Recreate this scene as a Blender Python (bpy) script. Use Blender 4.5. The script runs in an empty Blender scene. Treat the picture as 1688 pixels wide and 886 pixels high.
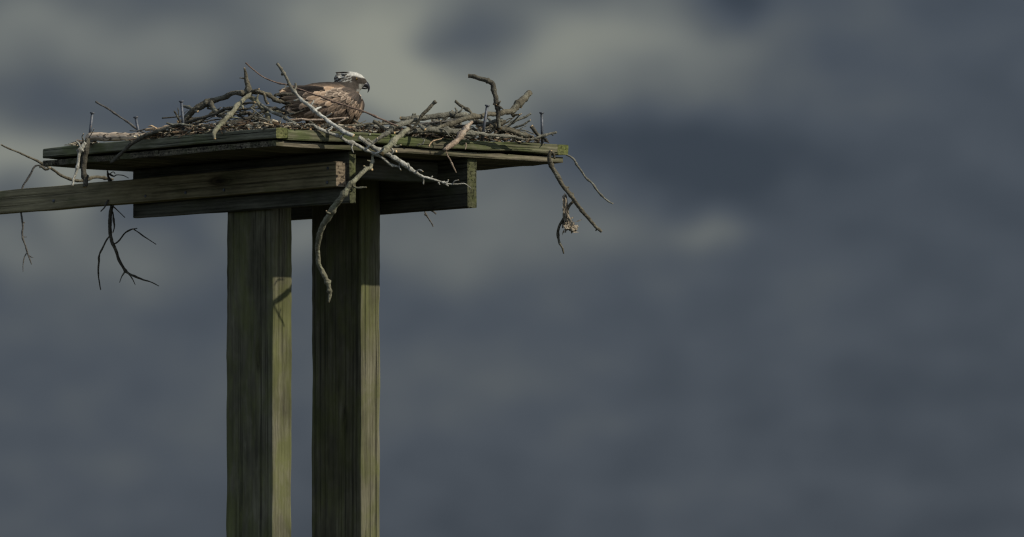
import bpy, bmesh, math, random
from mathutils import Vector, Matrix, noise
R = math.radians
SC = bpy.context.scene
COL = SC.collection

# ------------------------------------------------------------------ camera
S = 515.0            # photo pixels per metre at the nest
D = 40.0             # metres from camera to the near corner of the platform
PW, PH = 1688.0, 886.0
EYE = 1.7
ELEV = 0.0747        # slope of the line of sight to the platform
ZT = EYE + D * math.tan(math.asin(ELEV))          # height of the deck surface
DIST = math.hypot(D, ZT - EYE)
F = S * DIST
CAM = Vector(((844 - 455) / S, -D, EYE))
PITCH = math.asin(ELEV) - math.atan((443 - 210) / F)
cd = bpy.data.cameras.new("Camera"); cam = bpy.data.objects.new("Camera", cd); COL.objects.link(cam)
cam.location = CAM
cam.rotation_euler = (math.pi / 2 + PITCH, 0, 0)
cd.sensor_width = 36.0
cd.lens = 36.0 * F / PW
cd.clip_start = 0.5; cd.clip_end = 20000
cd.dof.use_dof = True
cd.dof.focus_distance = DIST + 0.3
cd.dof.aperture_fstop = 6.3
SC.camera = cam
CROT = cam.rotation_euler.to_matrix()

def P(px, py, Y):
    """a photo pixel at depth Y (metres beyond the platform's near corner) -> world point"""
    d = CROT @ Vector(((px - PW / 2) / F, -(py - PH / 2) / F, -1.0))
    t = (Y - CAM.y) / d.y
    return CAM + d * t

# ------------------------------------------------------------------ world, sun, exposure
SUN = Vector((0.73, -0.33, 0.63)).normalized()
EL = math.asin(SUN.z); AZ = math.atan2(SUN.x, SUN.y)
W = bpy.data.worlds.new("World"); SC.world = W; W.use_nodes = True
nt = W.node_tree; nt.nodes.clear()
def N_(t, **k):
    n = nt.nodes.new(t)
    for a, b in k.items(): setattr(n, a, b)
    return n
def math_(op, a, b=None):
    n = N_('ShaderNodeMath', operation=op)
    for i, v in enumerate((a, b)):
        if v is None: continue
        if isinstance(v, (int, float)): n.inputs[i].default_value = v
        else: nt.links.new(v, n.inputs[i])
    return n.outputs[0]
out = N_('ShaderNodeOutputWorld'); bg = N_('ShaderNodeBackground')
nt.links.new(bg.outputs[0], out.inputs[0])
sky = N_('ShaderNodeTexSky', sky_type='NISHITA'); sky.sun_disc = False
sky.sun_elevation = EL; sky.sun_rotation = AZ
geo = N_('ShaderNodeTexCoord')
# direction of the sky -> azimuth / elevation in degrees (cloud map)
sep = N_('ShaderNodeSeparateXYZ'); nt.links.new(geo.outputs['Generated'], sep.inputs[0])
az = math_('ARCTAN2', sep.outputs[0], sep.outputs[1])
el = math_('ARCSINE', sep.outputs[2])
azd = math_('MULTIPLY', az, 57.2958); eld = math_('MULTIPLY', el, 57.2958)
cmb = N_('ShaderNodeCombineXYZ'); nt.links.new(azd, cmb.inputs[0]); nt.links.new(eld, cmb.inputs[1])
# wobble the map so that cloud edges are irregular
nz = N_('ShaderNodeTexNoise'); nz.inputs['Scale'].default_value = 1.6; nz.inputs['Detail'].default_value = 2.5
nt.links.new(cmb.outputs[0], nz.inputs['Vector'])
sb = N_('ShaderNodeVectorMath', operation='SUBTRACT'); nt.links.new(nz.outputs['Color'], sb.inputs[0]); sb.inputs[1].default_value = (.5, .5, .5)
sl = N_('ShaderNodeVectorMath', operation='SCALE'); nt.links.new(sb.outputs[0], sl.inputs[0]); sl.inputs['Scale'].default_value = 0.42
ad = N_('ShaderNodeVectorMath', operation='ADD'); nt.links.new(cmb.outputs[0], ad.inputs[0]); nt.links.new(sl.outputs[0], ad.inputs[1])
sp2 = N_('ShaderNodeSeparateXYZ'); nt.links.new(ad.outputs[0], sp2.inputs[0])
DEG = 57.2958 / F
AZ0 = 0.0; EL0 = math.degrees(PITCH)
# cloud banks: (x, y, half-width, half-height, brightness); in hundredths of the cloud map
CLOUDS = [
 (585, 50, 140, 95, .66), (690, 5, 100, 55, .20), (660, 160, 115, 58, .50), (775, 215, 105, 52, .46), (150, 70, 200, 75, .36), (10, 20, 90, 60, .30), (300, 100, 90, 60, .16),
 (-20, 250, 100, 50, .44), (95, 288, 120, 36, .46), (125, 350, 44, 40, .48), (1010, 82, 210, 82, .62), (880, 120, 110, 60, .12),
 (830, 330, 110, 52, .26), (490, 385, 100, 45, .38), (750, 400, 120, 46, .27), (1155, 388, 55, 26, .34), (980, 400, 85, 45, .28), (20, 425, 75, 38, .34), (215, 448, 90, 34, .36),
 (430, 118, 66, 80, -.14), (745, 62, 70, 50, -.38), (820, 40, 70, 36, -.22), (715, 95, 40, 26, -.12), (300, 188, 120, 36, -.12), (60, 170, 90, 36, -.10), (970, 245, 170, 55, -.22), (1195, 5, 60, 50, -.36), (1180, 260, 120, 75, -.22), (330, 405, 60, 36, -.12), (620, 250, 60, 30, -.1), (660, 330, 60, 30, -.06),
 (1480, 120, 190, 120, .04), (1420, 520, 240, 110, .08), (700, 640, 300, 80, .12), (200, 760, 240, 100, .08), (1180, 820, 280, 80, .10),
 (1520, 420, 330, 420, -.12), (800, 860, 900, 250, -.13),
]
acc = None
for (x, y, w, h, v) in CLOUDS:
    ca = AZ0 + (x - PW / 2) * DEG; ce = EL0 - (y - PH / 2) * DEG
    dx = math_('DIVIDE', math_('SUBTRACT', sp2.outputs[0], ca), w * DEG)
    dy = math_('DIVIDE', math_('SUBTRACT', sp2.outputs[1], ce), h * DEG)
    r2 = math_('ADD', math_('MULTIPLY', dx, dx), math_('MULTIPLY', dy, dy))
    g = math_('MULTIPLY', math_('EXPONENT', math_('MULTIPLY', r2, -0.7)), v)
    acc = g if acc is None else math_('ADD', acc, g)
n2 = N_('ShaderNodeTexNoise'); n2.inputs['Scale'].default_value = 2.6; n2.inputs['Detail'].default_value = 3; n2.inputs['Roughness'].default_value = .45
mp = N_('ShaderNodeMapping'); mp.inputs['Scale'].default_value = (1, 1.6, 1); mp.inputs['Location'].default_value = (4.2, 1.7, 0)
nt.links.new(cmb.outputs[0], mp.inputs[0]); nt.links.new(mp.outputs[0], n2.inputs['Vector'])
acc = math_('ADD', acc, math_('MULTIPLY', math_('SUBTRACT', n2.outputs[0], .5), .34))
acc = math_('ADD', acc, .235)
rp = N_('ShaderNodeValToRGB'); nt.links.new(acc, rp.inputs[0])
def lin(c): return tuple(((v / 255) / 12.92 if v <= 10.3 else (((v / 255) + .055) / 1.055) ** 2.4) for v in c) + (1,)
e = rp.color_ramp.elements
e[0].position = 0.0; e[0].color = lin((46, 54, 67))
e[1].position = 1.0; e[1].color = lin((141, 143, 133))
for p_, c_ in ((.2, (67, 74, 85)), (.42, (87, 92, 96)), (.72, (112, 116, 114))):
    q = e.new(p_); q.color = lin(c_)
skm = N_('ShaderNodeMix', data_type='RGBA', blend_type='MULTIPLY'); skm.inputs[0].default_value = 1.0
nt.links.new(sky.outputs[0], skm.inputs[6]); skm.inputs[7].default_value = (.07, .07, .07, 1)     # the clear sky's strength
mx = N_('ShaderNodeMix', data_type='RGBA'); mx.inputs[0].default_value = 0.94
nt.links.new(skm.outputs[2], mx.inputs[6]); nt.links.new(rp.outputs[0], mx.inputs[7])
# added fill: unseen sky overhead and behind the camera brightened to lift shaded faces
br = N_('ShaderNodeMapRange'); nt.links.new(sep.outputs[1], br.inputs[0])
for i_, v_ in ((1, .9), (2, -.4), (3, 1.0), (4, 6.0)): br.inputs[i_].default_value = v_
nt.links.new(mx.outputs[2], bg.inputs[0]); nt.links.new(br.outputs[0], bg.inputs[1])

sd = bpy.data.lights.new("sun", 'SUN'); sd.energy = 4.3; sd.angle = R(0.53); sd.color = (1, .93, .80)
so = bpy.data.objects.new("sun", sd); COL.objects.link(so)
so.rotation_euler = SUN.to_track_quat('Z', 'Y').to_euler(); so.location = (8, -6, 14)
SC.view_settings.view_transform = 'Standard'; SC.view_settings.look = 'None'
SC.view_settings.exposure = 0; SC.view_settings.gamma = 1; SC.view_settings.use_curve_mapping = False
SC.render.engine = 'CYCLES'
SC.cycles.filter_width = 1.25

# ------------------------------------------------------------------ materials
class M_:
    def __init__(s, name):
        s.m = bpy.data.materials.new(name); s.m.use_nodes = True; s.t = s.m.node_tree; s.t.nodes.clear()
        s.o = s.n('ShaderNodeOutputMaterial'); s.b = s.n('ShaderNodeBsdfPrincipled')
        s.t.links.new(s.b.outputs[0], s.o.inputs[0])
    def n(s, t, **k):
        n = s.t.nodes.new(t)
        for a, b in k.items(): setattr(n, a, b)
        return n
    def l(s, a, b): s.t.links.new(a, b)
    def coords(s, scale, rnd=True):
        tc = s.n('ShaderNodeTexCoord'); m = s.n('ShaderNodeMapping'); m.inputs['Scale'].default_value = scale
        if rnd:
            oi = s.n('ShaderNodeObjectInfo'); mu = s.n('ShaderNodeMath', operation='MULTIPLY'); mu.inputs[1].default_value = 37.0
            s.l(oi.outputs['Random'], mu.inputs[0]); a = s.n('ShaderNodeVectorMath', operation='ADD')
            s.l(tc.outputs['Object'], a.inputs[0]); s.l(mu.outputs[0], a.inputs[1]); s.l(a.outputs[0], m.inputs[0])
        else: s.l(tc.outputs['Object'], m.inputs[0])
        return m.outputs[0]
    def noise(s, vec, scale, detail=4, rough=.6, dist=0):
        n = s.n('ShaderNodeTexNoise'); s.l(vec, n.inputs['Vector'])
        n.inputs['Scale'].default_value = scale; n.inputs['Detail'].default_value = detail
        n.inputs['Roughness'].default_value = rough; n.inputs['Distortion'].default_value = dist
        return n.outputs[0]
    def ramp(s, v, stops):
        r = s.n('ShaderNodeValToRGB'); s.l(v, r.inputs[0]); e = r.color_ramp.elements
        e[0].position = stops[0][0]; e[0].color = (*stops[0][1], 1); e[1].position = stops[-1][0]; e[1].color = (*stops[-1][1], 1)
        for p, c in stops[1:-1]: q = e.new(p); q.color = (*c, 1)
        return r.outputs[0]
    def mix(s, f, a, b, mode='MIX'):
        m = s.n('ShaderNodeMix', data_type='RGBA', blend_type=mode)
        for i, v in ((0, f), (6, a), (7, b)):
            if isinstance(v, (int, float)): m.inputs[i].default_value = v
            elif isinstance(v, tuple): m.inputs[i].default_value = (*v, 1)
            else: s.l(v, m.inputs[i])
        return m.outputs[2]
    def math(s, op, a, b):
        m = s.n('ShaderNodeMath', operation=op)
        for i, v in ((0, a), (1, b)):
            if isinstance(v, (int, float)): m.inputs[i].default_value = v
            else: s.l(v, m.inputs[i])
        return m.outputs[0]
    def bump(s, h, strength, dist):
        b = s.n('ShaderNodeBump'); b.inputs['Strength'].default_value = strength; b.inputs['Distance'].default_value = dist
        s.l(h, b.inputs['Height']); s.l(b.outputs[0], s.b.inputs['Normal'])
    def fin(s, col, rough=.85, spec=.25):
        if isinstance(col, tuple): s.b.inputs['Base Color'].default_value = (*col, 1)
        else: s.l(col, s.b.inputs['Base Color'])
        s.b.inputs['Roughness'].default_value = rough; s.b.inputs['Specular IOR Level'].default_value = spec
        return s.m

BW = (.3, .3, .3)
def wood(name, dark, mid, light, moss=None, moss_amt=.5, crack=.55, knots=False, cks=70, ckt=.35):
    m = M_(name)
    v = m.coords((1.0, 9, 9)); vf = m.coords((2.2, 60, 60)); vm = m.coords((2.2, 5, 5))
    dist = 1.2 if knots else .35
    g = m.noise(v, 2.6, 5, .62, dist); f = m.noise(vf, 1.6, 4, .6, .2)
    w = m.n('ShaderNodeTexWave', wave_type='BANDS', bands_direction='Z'); m.l(m.coords((.7, 1, 1)), w.inputs[0])
    w.inputs['Scale'].default_value = 26; w.inputs['Distortion'].default_value = 3.5; w.inputs['Detail'].default_value = 2; w.inputs['Detail Scale'].default_value = 1.1
    s = s0 = m.math('ADD', m.math('MULTIPLY', g, .5), m.math('MULTIPLY', f, .5))
    s = m.math('ADD', m.math('MULTIPLY', s, .88), m.math('MULTIPLY', w.outputs[0], .12))
    c = m.ramp(s, [(.30, dark), (.5, mid), (.72, light)])
    vo = m.n('ShaderNodeTexVoronoi'); m.l(m.coords((1.6, 6.5, 6.5)), vo.inputs['Vector']); vo.inputs['Scale'].default_value = 1.25
    kk = m.ramp(vo.outputs['Distance'], [(.05, (.16, .13, .10)), (.085, (.5, .46, .4)), (.105, (.25, .22, .2)), (.15, (.8, .78, .75)), (.20, (1, 1, 1))])
    c = m.mix(1.0, c, kk, 'MULTIPLY')
    ck = m.ramp(m.noise(m.coords((.32, cks, cks)), 1.5, 3, .55, .25), [(ckt, (.06, .06, .06)), (ckt + .08, (1, 1, 1))])
    c = m.mix(crack, c, m.mix(1.0, c, ck, 'MULTIPLY'))
    if moss:
        mk = m.ramp(m.noise(vm, 2.4, 5, .65, .4), [(.62 - moss_amt * .45, (0, 0, 0)), (.78 - moss_amt * .35, (1, 1, 1))])
        mc = m.mix(f, tuple(x * .55 for x in moss), tuple(min(1, x * 1.5) for x in moss))
        c = m.mix(m.math('MULTIPLY', mk, .8), c, mc)
    blot = m.ramp(m.noise(m.coords((1.5, 3, 3)), 3.2, 4, .6), [(.3, (.55, .55, .55)), (.65, (1.1, 1.1, 1.1))])
    c = m.mix(1.0, c, blot, 'MULTIPLY')
    h = m.math('ADD', m.math('MULTIPLY', s0, .8), m.math('MULTIPLY', ck, .8))
    m.bump(h, .9, .006)
    return m.fin(c, .9, .2)

MAT = {}
MAT['deck'] = wood('mossy_deck_wood', (.06, .058, .038), (.145, .14, .095), (.26, .245, .175), (.095, .105, .045), .42, .95, False, 90)
MAT['front'] = wood('mossy_front_board_wood', (.035, .034, .02), (.11, .10, .065), (.26, .24, .165), (.062, .08, .024), .52, 1.0, False, 75, .41)
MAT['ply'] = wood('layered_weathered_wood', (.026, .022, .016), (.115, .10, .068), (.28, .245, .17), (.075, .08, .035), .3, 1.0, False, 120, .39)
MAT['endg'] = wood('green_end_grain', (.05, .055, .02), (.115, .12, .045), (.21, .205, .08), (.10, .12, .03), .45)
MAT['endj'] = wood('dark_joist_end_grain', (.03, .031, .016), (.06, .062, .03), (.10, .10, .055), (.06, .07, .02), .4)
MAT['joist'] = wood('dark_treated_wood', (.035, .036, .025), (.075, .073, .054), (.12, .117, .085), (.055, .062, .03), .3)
MAT['perch'] = wood('treated_beam_wood', (.085, .073, .04), (.185, .158, .09), (.27, .232, .135), (.10, .10, .045), .2, .4, True, 60)
MAT['cutend'] = wood('sawn_end_grain', (.06, .045, .03), (.15, .118, .078), (.26, .21, .15), None)
MAT['post'] = wood('olive_brown_post_wood', (.06, .055, .033), (.115, .108, .068), (.18, .17, .115), (.09, .095, .032), .45, .6, True, 48, .35)
MAT['drift'] = wood('pale_driftwood', (.20, .15, .10), (.40, .32, .23), (.55, .46, .35), None, 0, .9)

def bark(name, dark, mid, light, lichen=None, lam=.4, scale=1.0):
    m = M_(name)
    v = m.coords((1, 1, 1))
    a = m.noise(v, 42 * scale, 6, .65, .3); b = m.noise(v, 150 * scale, 4, .6); c0 = m.noise(v, 7, 3, .5)
    s = m.math('ADD', m.math('MULTIPLY', a, .45), m.math('ADD', m.math('MULTIPLY', b, .3), m.math('MULTIPLY', c0, .25)))
    c = m.ramp(s, [(.32, dark), (.5, mid), (.68, light)])
    if lichen:
        k = m.ramp(m.noise(v, 26, 5, .7, .5), [(.62 - lam * .25, (0, 0, 0)), (.72 - lam * .2, (1, 1, 1))])
        c = m.mix(m.math('MULTIPLY', k, .75), c, lichen)
    m.bump(m.math('ADD', a, m.math('MULTIPLY', b, .6)), 1.0, .008)
    return m.fin(c, .92, .15)
MAT['grey'] = bark('grey_bark', (.028, .027, .021), (.115, .11, .085), (.26, .25, .20), (.28, .285, .23), .25)
MAT['pale'] = bark('pale_weathered_bark', (.05, .046, .035), (.26, .25, .205), (.62, .61, .55), (.12, .11, .085), .5)
MAT['dark'] = bark('dark_brown_bark', (.02, .018, .014), (.062, .056, .042), (.14, .128, .095), (.17, .17, .13), .15)
MAT['brown'] = bark('brown_bark', (.024, .021, .015), (.09, .08, .056), (.20, .18, .13), (.21, .21, .16), .25)
MAT['green'] = bark('lichen_green_bark', (.04, .038, .024), (.145, .137, .092), (.30, .285, .205), (.26, .27, .175), .3)
MAT['red'] = bark('flaking_pinkish_bark', (.10, .075, .052), (.31, .235, .17), (.50, .42, .33), (.42, .37, .30), .3)
MAT['tan'] = bark('bare_tan_wood', (.18, .12, .07), (.42, .30, .18), (.6, .46, .3))
MAT['cut'] = bark('broken_pale_wood', (.30, .19, .08), (.62, .43, .22), (.8, .64, .42))
MAT['thin'] = bark('thin_twig_bark', (.04, .037, .033), (.10, .092, .08), (.18, .17, .145))
MAT['wiry'] = bark('wiry_red_brown_bark', (.05, .035, .025), (.15, .105, .08), (.28, .21, .165))
def two_tone():  # bark in two tones by height: darker upper part, paler lower part
    m = M_('two_tone_bark'); v = m.coords((1, 1, 1), False)
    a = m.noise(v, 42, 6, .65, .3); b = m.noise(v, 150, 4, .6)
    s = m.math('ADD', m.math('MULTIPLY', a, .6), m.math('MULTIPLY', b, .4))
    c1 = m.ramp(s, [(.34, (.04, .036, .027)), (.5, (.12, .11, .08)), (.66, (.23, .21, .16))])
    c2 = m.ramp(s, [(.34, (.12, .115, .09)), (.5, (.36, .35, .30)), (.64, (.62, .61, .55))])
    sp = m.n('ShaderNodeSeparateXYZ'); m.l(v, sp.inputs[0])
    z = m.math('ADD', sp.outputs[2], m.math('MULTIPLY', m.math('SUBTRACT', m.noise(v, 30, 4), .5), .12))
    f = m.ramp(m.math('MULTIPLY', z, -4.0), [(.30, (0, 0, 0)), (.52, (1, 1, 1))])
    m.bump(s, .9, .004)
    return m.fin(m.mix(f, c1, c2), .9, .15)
MAT['two_tone'] = two_tone()
def attrmat(name, rough=.85, nscale=90, var=.5, bump=.3):
    m = M_(name); a = m.n('ShaderNodeVertexColor'); a.layer_name = 'Col'
    v = m.coords((1, 1, 1), False); n1 = m.noise(v, nscale, 5, .6)
    f = m.ramp(n1, [(.3, (1 - var,) * 3), (.7, (1 + var * .5,) * 3)])
    c = m.mix(1.0, a.outputs[0], f, 'MULTIPLY'); m.bump(n1, bump, .003)
    return m.fin(c, rough, .2)
MAT['litter'] = attrmat('nest_litter', .95, 110, .6)
MAT['plume'] = attrmat('plumage', .8, 160, .35)
MAT['feather'] = attrmat('wing_feathers', .75, 120, .3, .15)
m = M_('beak_horn'); MAT['beak'] = m.fin(m.ramp(m.noise(m.coords((1, 1, 1)), 60), [(.3, (.008, .008, .01)), (.7, (.03, .03, .034))]), .35, .5)
m = M_('yellow_iris'); MAT['iris'] = m.fin((.30, .17, .02), .2, .5)
m = M_('pupil'); MAT['pupil'] = m.fin((.005, .005, .005), .08, .7)
m = M_('weathered_galvanised_steel'); k = m.noise(m.coords((1, 1, 1)), 120, 5)
m.b.inputs['Metallic'].default_value = .35; m.bump(k, .4, .001)
MAT['steel'] = m.fin(m.ramp(k, [(.3, (.035, .038, .042)), (.55, (.09, .10, .115)), (.75, (.12, .09, .07))]), .55, .4)
m = M_('marsh_ground'); v = m.coords((1, 1, 1), False)
gm = m.mix(m.noise(v, .35, 6), (.012, .018, .010), (.05, .048, .025)); m.bump(m.noise(v, 6, 6), .8, .05); MAT['ground'] = m.fin(gm, .9, .2)

# ------------------------------------------------------------------ helpers
def link(name, me, mats, parent=None, loc=None, rot=None):
    o = bpy.data.objects.new(name, me); COL.objects.link(o)
    for m in (mats if isinstance(mats, (list, tuple)) else [mats]): me.materials.append(m)
    if parent: o.parent = parent
    if loc is not None: o.location = loc
    if rot is not None: o.rotation_euler = rot
    return o
def tag(o, label, cat, group=None, kind=None):
    if label: o['label'] = label
    if cat: o['category'] = cat
    if group: o['group'] = group
    if kind: o['kind'] = kind
    return o
def from_bm(bm, name, smooth=True):
    me = bpy.data.meshes.new(name); bmesh.ops.recalc_face_normals(bm, faces=bm.faces); bm.to_mesh(me); bm.free()
    if smooth:
        for p in me.polygons: p.use_smooth = True
    return me

# platform frame: origin at the near corner of the deck, u along the right edge, v along the left edge
ANG_U = R(40.0); dU = Vector((math.cos(ANG_U), math.sin(ANG_U), 0)); dV = Vector((-math.sin(ANG_U), math.cos(ANG_U), 0))
N0 = P(455, 210, 0.0)
LU, LV = 1.226, 1.224
def Q(u, v, w): return N0 + dU * u + dV * v + Vector((0, 0, w))

def board_mesh(name, L, Wd, H, seed, h1=None, bev=.004, wob=.002, seg=.03):
    """rough-sawn board: length L along local X, width Wd along Y, height H along Z (top at z=0), height h1 at the far end"""
    rnd = random.Random(seed); bm = bmesh.new(); n = max(4, int(L / seg))
    h1 = H if h1 is None else h1
    prof = []
    for (sy, sz, a0) in ((1, 1, 0), (-1, 1, 90), (-1, -1, 180), (1, -1, 270)):
        for a in (0, 45, 90): prof.append((sy, sz, math.cos(R(a0 + a)), math.sin(R(a0 + a))))
    full = []
    for i, p in enumerate(prof):
        full.append((p, None, 0))
        if i % 3 == 2:
            q = prof[(i + 1) % 12]
            for t in (.25, .5, .75): full.append((p, q, t))
    rings = []
    for i in range(n + 1):
        t = i / n; x = L * t; h = H + (h1 - H) * t
        b = bev * (1.0 + .6 * noise.noise(Vector((x * 9, seed, 0))) + .35 * noise.noise(Vector((x * 41, seed, 3))))
        def pos(p):
            sy, sz, c, s_ = p
            return Vector((x, sy * (Wd / 2 - b) + b * c, sz * (h / 2 - b) + b * s_ - h / 2))
        ring = []
        for (p, q, tt) in full:
            w = pos(p) if q is None else pos(p).lerp(pos(q), tt)
            nn = Vector((w.x * 5 + seed * 3.1, w.y * 16, w.z * 16 + seed))
            w.y += wob * noise.noise(nn); w.z += wob * noise.noise(nn + Vector((7, 3, 1)))
            if i in (0, n): w.x += .0015 * noise.noise(Vector((seed, w.y * 80, w.z * 80)))
            ring.append(bm.verts.new(w))
        rings.append(ring)
    k = len(rings[0])
    for i in range(n):
        for j in range(k): bm.faces.new((rings[i][j], rings[i][(j + 1) % k], rings[i + 1][(j + 1) % k], rings[i + 1][j]))
    for r_, x in ((rings[0], 0.0), (rings[-1], L)):
        c = bm.verts.new(sum((v.co for v in r_), Vector()) / k)
        for j in range(k):
            f = bm.faces.new((r_[j], r_[(j + 1) % k], c)); f.material_index = 1
    me = from_bm(bm, name, False)
    return me
def board(name, start, along, L, Wd, H, mats, parent, seed, **kw):
    """start: world point at the middle of the board's top edge at its first end; along: 'u' or 'v'"""
    me = board_mesh(name, L, Wd, H, seed, **kw)
    rz = ANG_U if along == 'u' else ANG_U + math.pi / 2
    return link(name, me, mats, parent, start - parent.location if parent else start, (0, 0, rz))

# ------------------------------------------------------------------ setting
bm = bmesh.new()
bmesh.ops.create_circle(bm, cap_ends=True, segments=64, radius=9000)
g = link('ground', from_bm(bm, 'ground'), MAT['ground']); tag(g, None, None, None, 'structure')

# ------------------------------------------------------------------ the platform (one thing, nailed together)
base = Q(.61, .585, 0); base.z = 0
plat = bpy.data.objects.new('nesting_platform', None); COL.objects.link(plat); plat.location = base
tag(plat, 'mossy wooden nesting platform on two square posts with a long side beam, carrying the nest', 'platform')
TOPH = .033
board('rim_board', Q(.024, .0, 0), 'v', LV - .008, .047, TOPH, [MAT['deck'], MAT['endg']], plat, 1, wob=.004)
board('rim_board', Q(LU - .0235, .0, 0), 'v', LV, .045, TOPH, [MAT['deck'], MAT['endg']], plat, 2, wob=.003)
board('rim_board', Q(.0495, .021, -.001), 'u', LU - .097, .04, TOPH, [MAT['front'], MAT['endg']], plat, 3, wob=.008, bev=.006)
board('rim_board', Q(.0495, LV - .021, -.001), 'u', LU - .097, .04, TOPH, [MAT['deck'], MAT['endg']], plat, 4)
for i in range(7):
    w = (LV - .088) / 7
    board('plank', Q(.0495, .044 + w * (i + .5), -.003), 'u', LU - .097, w - .004, .028, [MAT['deck'], MAT['endg']], plat, 10 + i)
nb = 6; w = (LV - .006) / nb
for i in range(nb):
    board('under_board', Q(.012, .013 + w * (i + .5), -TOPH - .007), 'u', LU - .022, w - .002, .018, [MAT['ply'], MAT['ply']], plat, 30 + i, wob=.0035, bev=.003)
ZU = -TOPH - .005 - .0225
# joists (run along v)
JL = 1.125
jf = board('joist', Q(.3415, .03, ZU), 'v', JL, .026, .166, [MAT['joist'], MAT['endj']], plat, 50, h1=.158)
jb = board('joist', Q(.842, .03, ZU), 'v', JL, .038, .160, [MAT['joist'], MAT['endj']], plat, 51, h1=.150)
# cross ties between the joists, hidden deep under the deck
board('cross_tie', Q(.356, .20, ZU - .002), 'u', .466, .04, .07, [MAT['joist'], MAT['joist']], plat, 52)
board('cross_tie', Q(.356, .98, ZU - .002), 'u', .466, .04, .07, [MAT['joist'], MAT['joist']], plat, 53)
# long beam fixed to the front joist
PB = board('side_beam', Q(.3055, .045, ZU - .0335), 'v', 2.35, .044, .080, [MAT['perch'], MAT['cutend']], plat, 60, bev=.003, h1=.074)
# posts
def post(u0, u1, v0, v1, seed):
    L = N0.z + ZU - .004
    me = board_mesh('post', L, v1 - v0, u1 - u0, seed, seg=.025, bev=.009, wob=.0026)
    # local X -> down, Y -> along v, Z -> against u
    top = Q(u1, (v0 + v1) / 2, ZU - .004)
    o = link('post', me, [MAT['post'], MAT['endg']], plat, top - plat.location)
    mt = Matrix(((0, dV.x, dU.x), (0, dV.y, dU.y), (-1, 0, 0)))
    o.rotation_euler = mt.to_euler()
    return o
p1 = post(.356, .44, .458, .70, 70)
p2 = post(.7375, .8215, .471, .73, 71)
def cyl(bm, a, b, r0, r1, n=10, cap=True):
    ax = (b - a).normalized(); t = ax.orthogonal().normalized(); s_ = ax.cross(t)
    A = [bm.verts.new(a + (t * math.cos(2 * math.pi * i / n) + s_ * math.sin(2 * math.pi * i / n)) * r0) for i in range(n)]
    B = [bm.verts.new(b + (t * math.cos(2 * math.pi * i / n) + s_ * math.sin(2 * math.pi * i / n)) * r1) for i in range(n)]
    for i in range(n): bm.faces.new((A[i], A[(i + 1) % n], B[(i + 1) % n], B[i]))
    if cap: bm.faces.new(A[::-1]); bm.faces.new(B)
def small(name, build, mat, parent, at):
    bm = bmesh.new(); build(bm); o = link(name, from_bm(bm, name), mat, parent)
    o.location = at - (parent.matrix_world.translation if parent is not plat else plat.location); return o
# bolts through the posts (their ends stand out on the far narrow side)
for (u, v, pz) in ((.40, .70, -.275), (.78, .73, -.27)):
    a = Q(u, v, pz)
    small('bolt', lambda b: (cyl(b, Vector(), dV * .008, .010, .010, 6), cyl(b, dV * .008, dV * .016, .005, .005, 8)), MAT['steel'], plat, a)
# screws on the long beam
for (v, w) in ((.085, -.020), (.088, -.066), (.62, -.062), (.82, -.060), (1.03, -.06), (1.52, -.05)):
    a = Q(.2835, v, ZU - .0335 + w)
    small('screw', lambda b: cyl(b, Vector(), -dU * .003, .0058, .0045, 8), MAT['steel'], plat, a)
# tall nails round the rim
def nail(hx, hy, bx, by, Y):
    a = P(bx, by + 4, Y); b = P(hx, hy, Y - .01); ax = (b - a).normalized()
    bm = bmesh.new(); cyl(bm, Vector(), b - a, .0046, .0046, 10)
    o = link('nail', from_bm(bm, 'nail'), MAT['steel'], plat, a - plat.location)
    bm = bmesh.new(); cyl(bm, Vector(), ax * .003, .0062, .0088, 12); cyl(bm, ax * .003, ax * .0055, .0088, .008, 12)
    h = link('nail_head', from_bm(bm, 'nail_head'), MAT['steel'], o, b - a)
    return o
for n_ in ((152, 188, 146, 236, .80), (224, 195, 232, 236, .72), (299, 169, 304, 226, .42), (803, 176, 794, 230, .56), (893, 188, 894, 234, .75)): nail(*n_)

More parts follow.
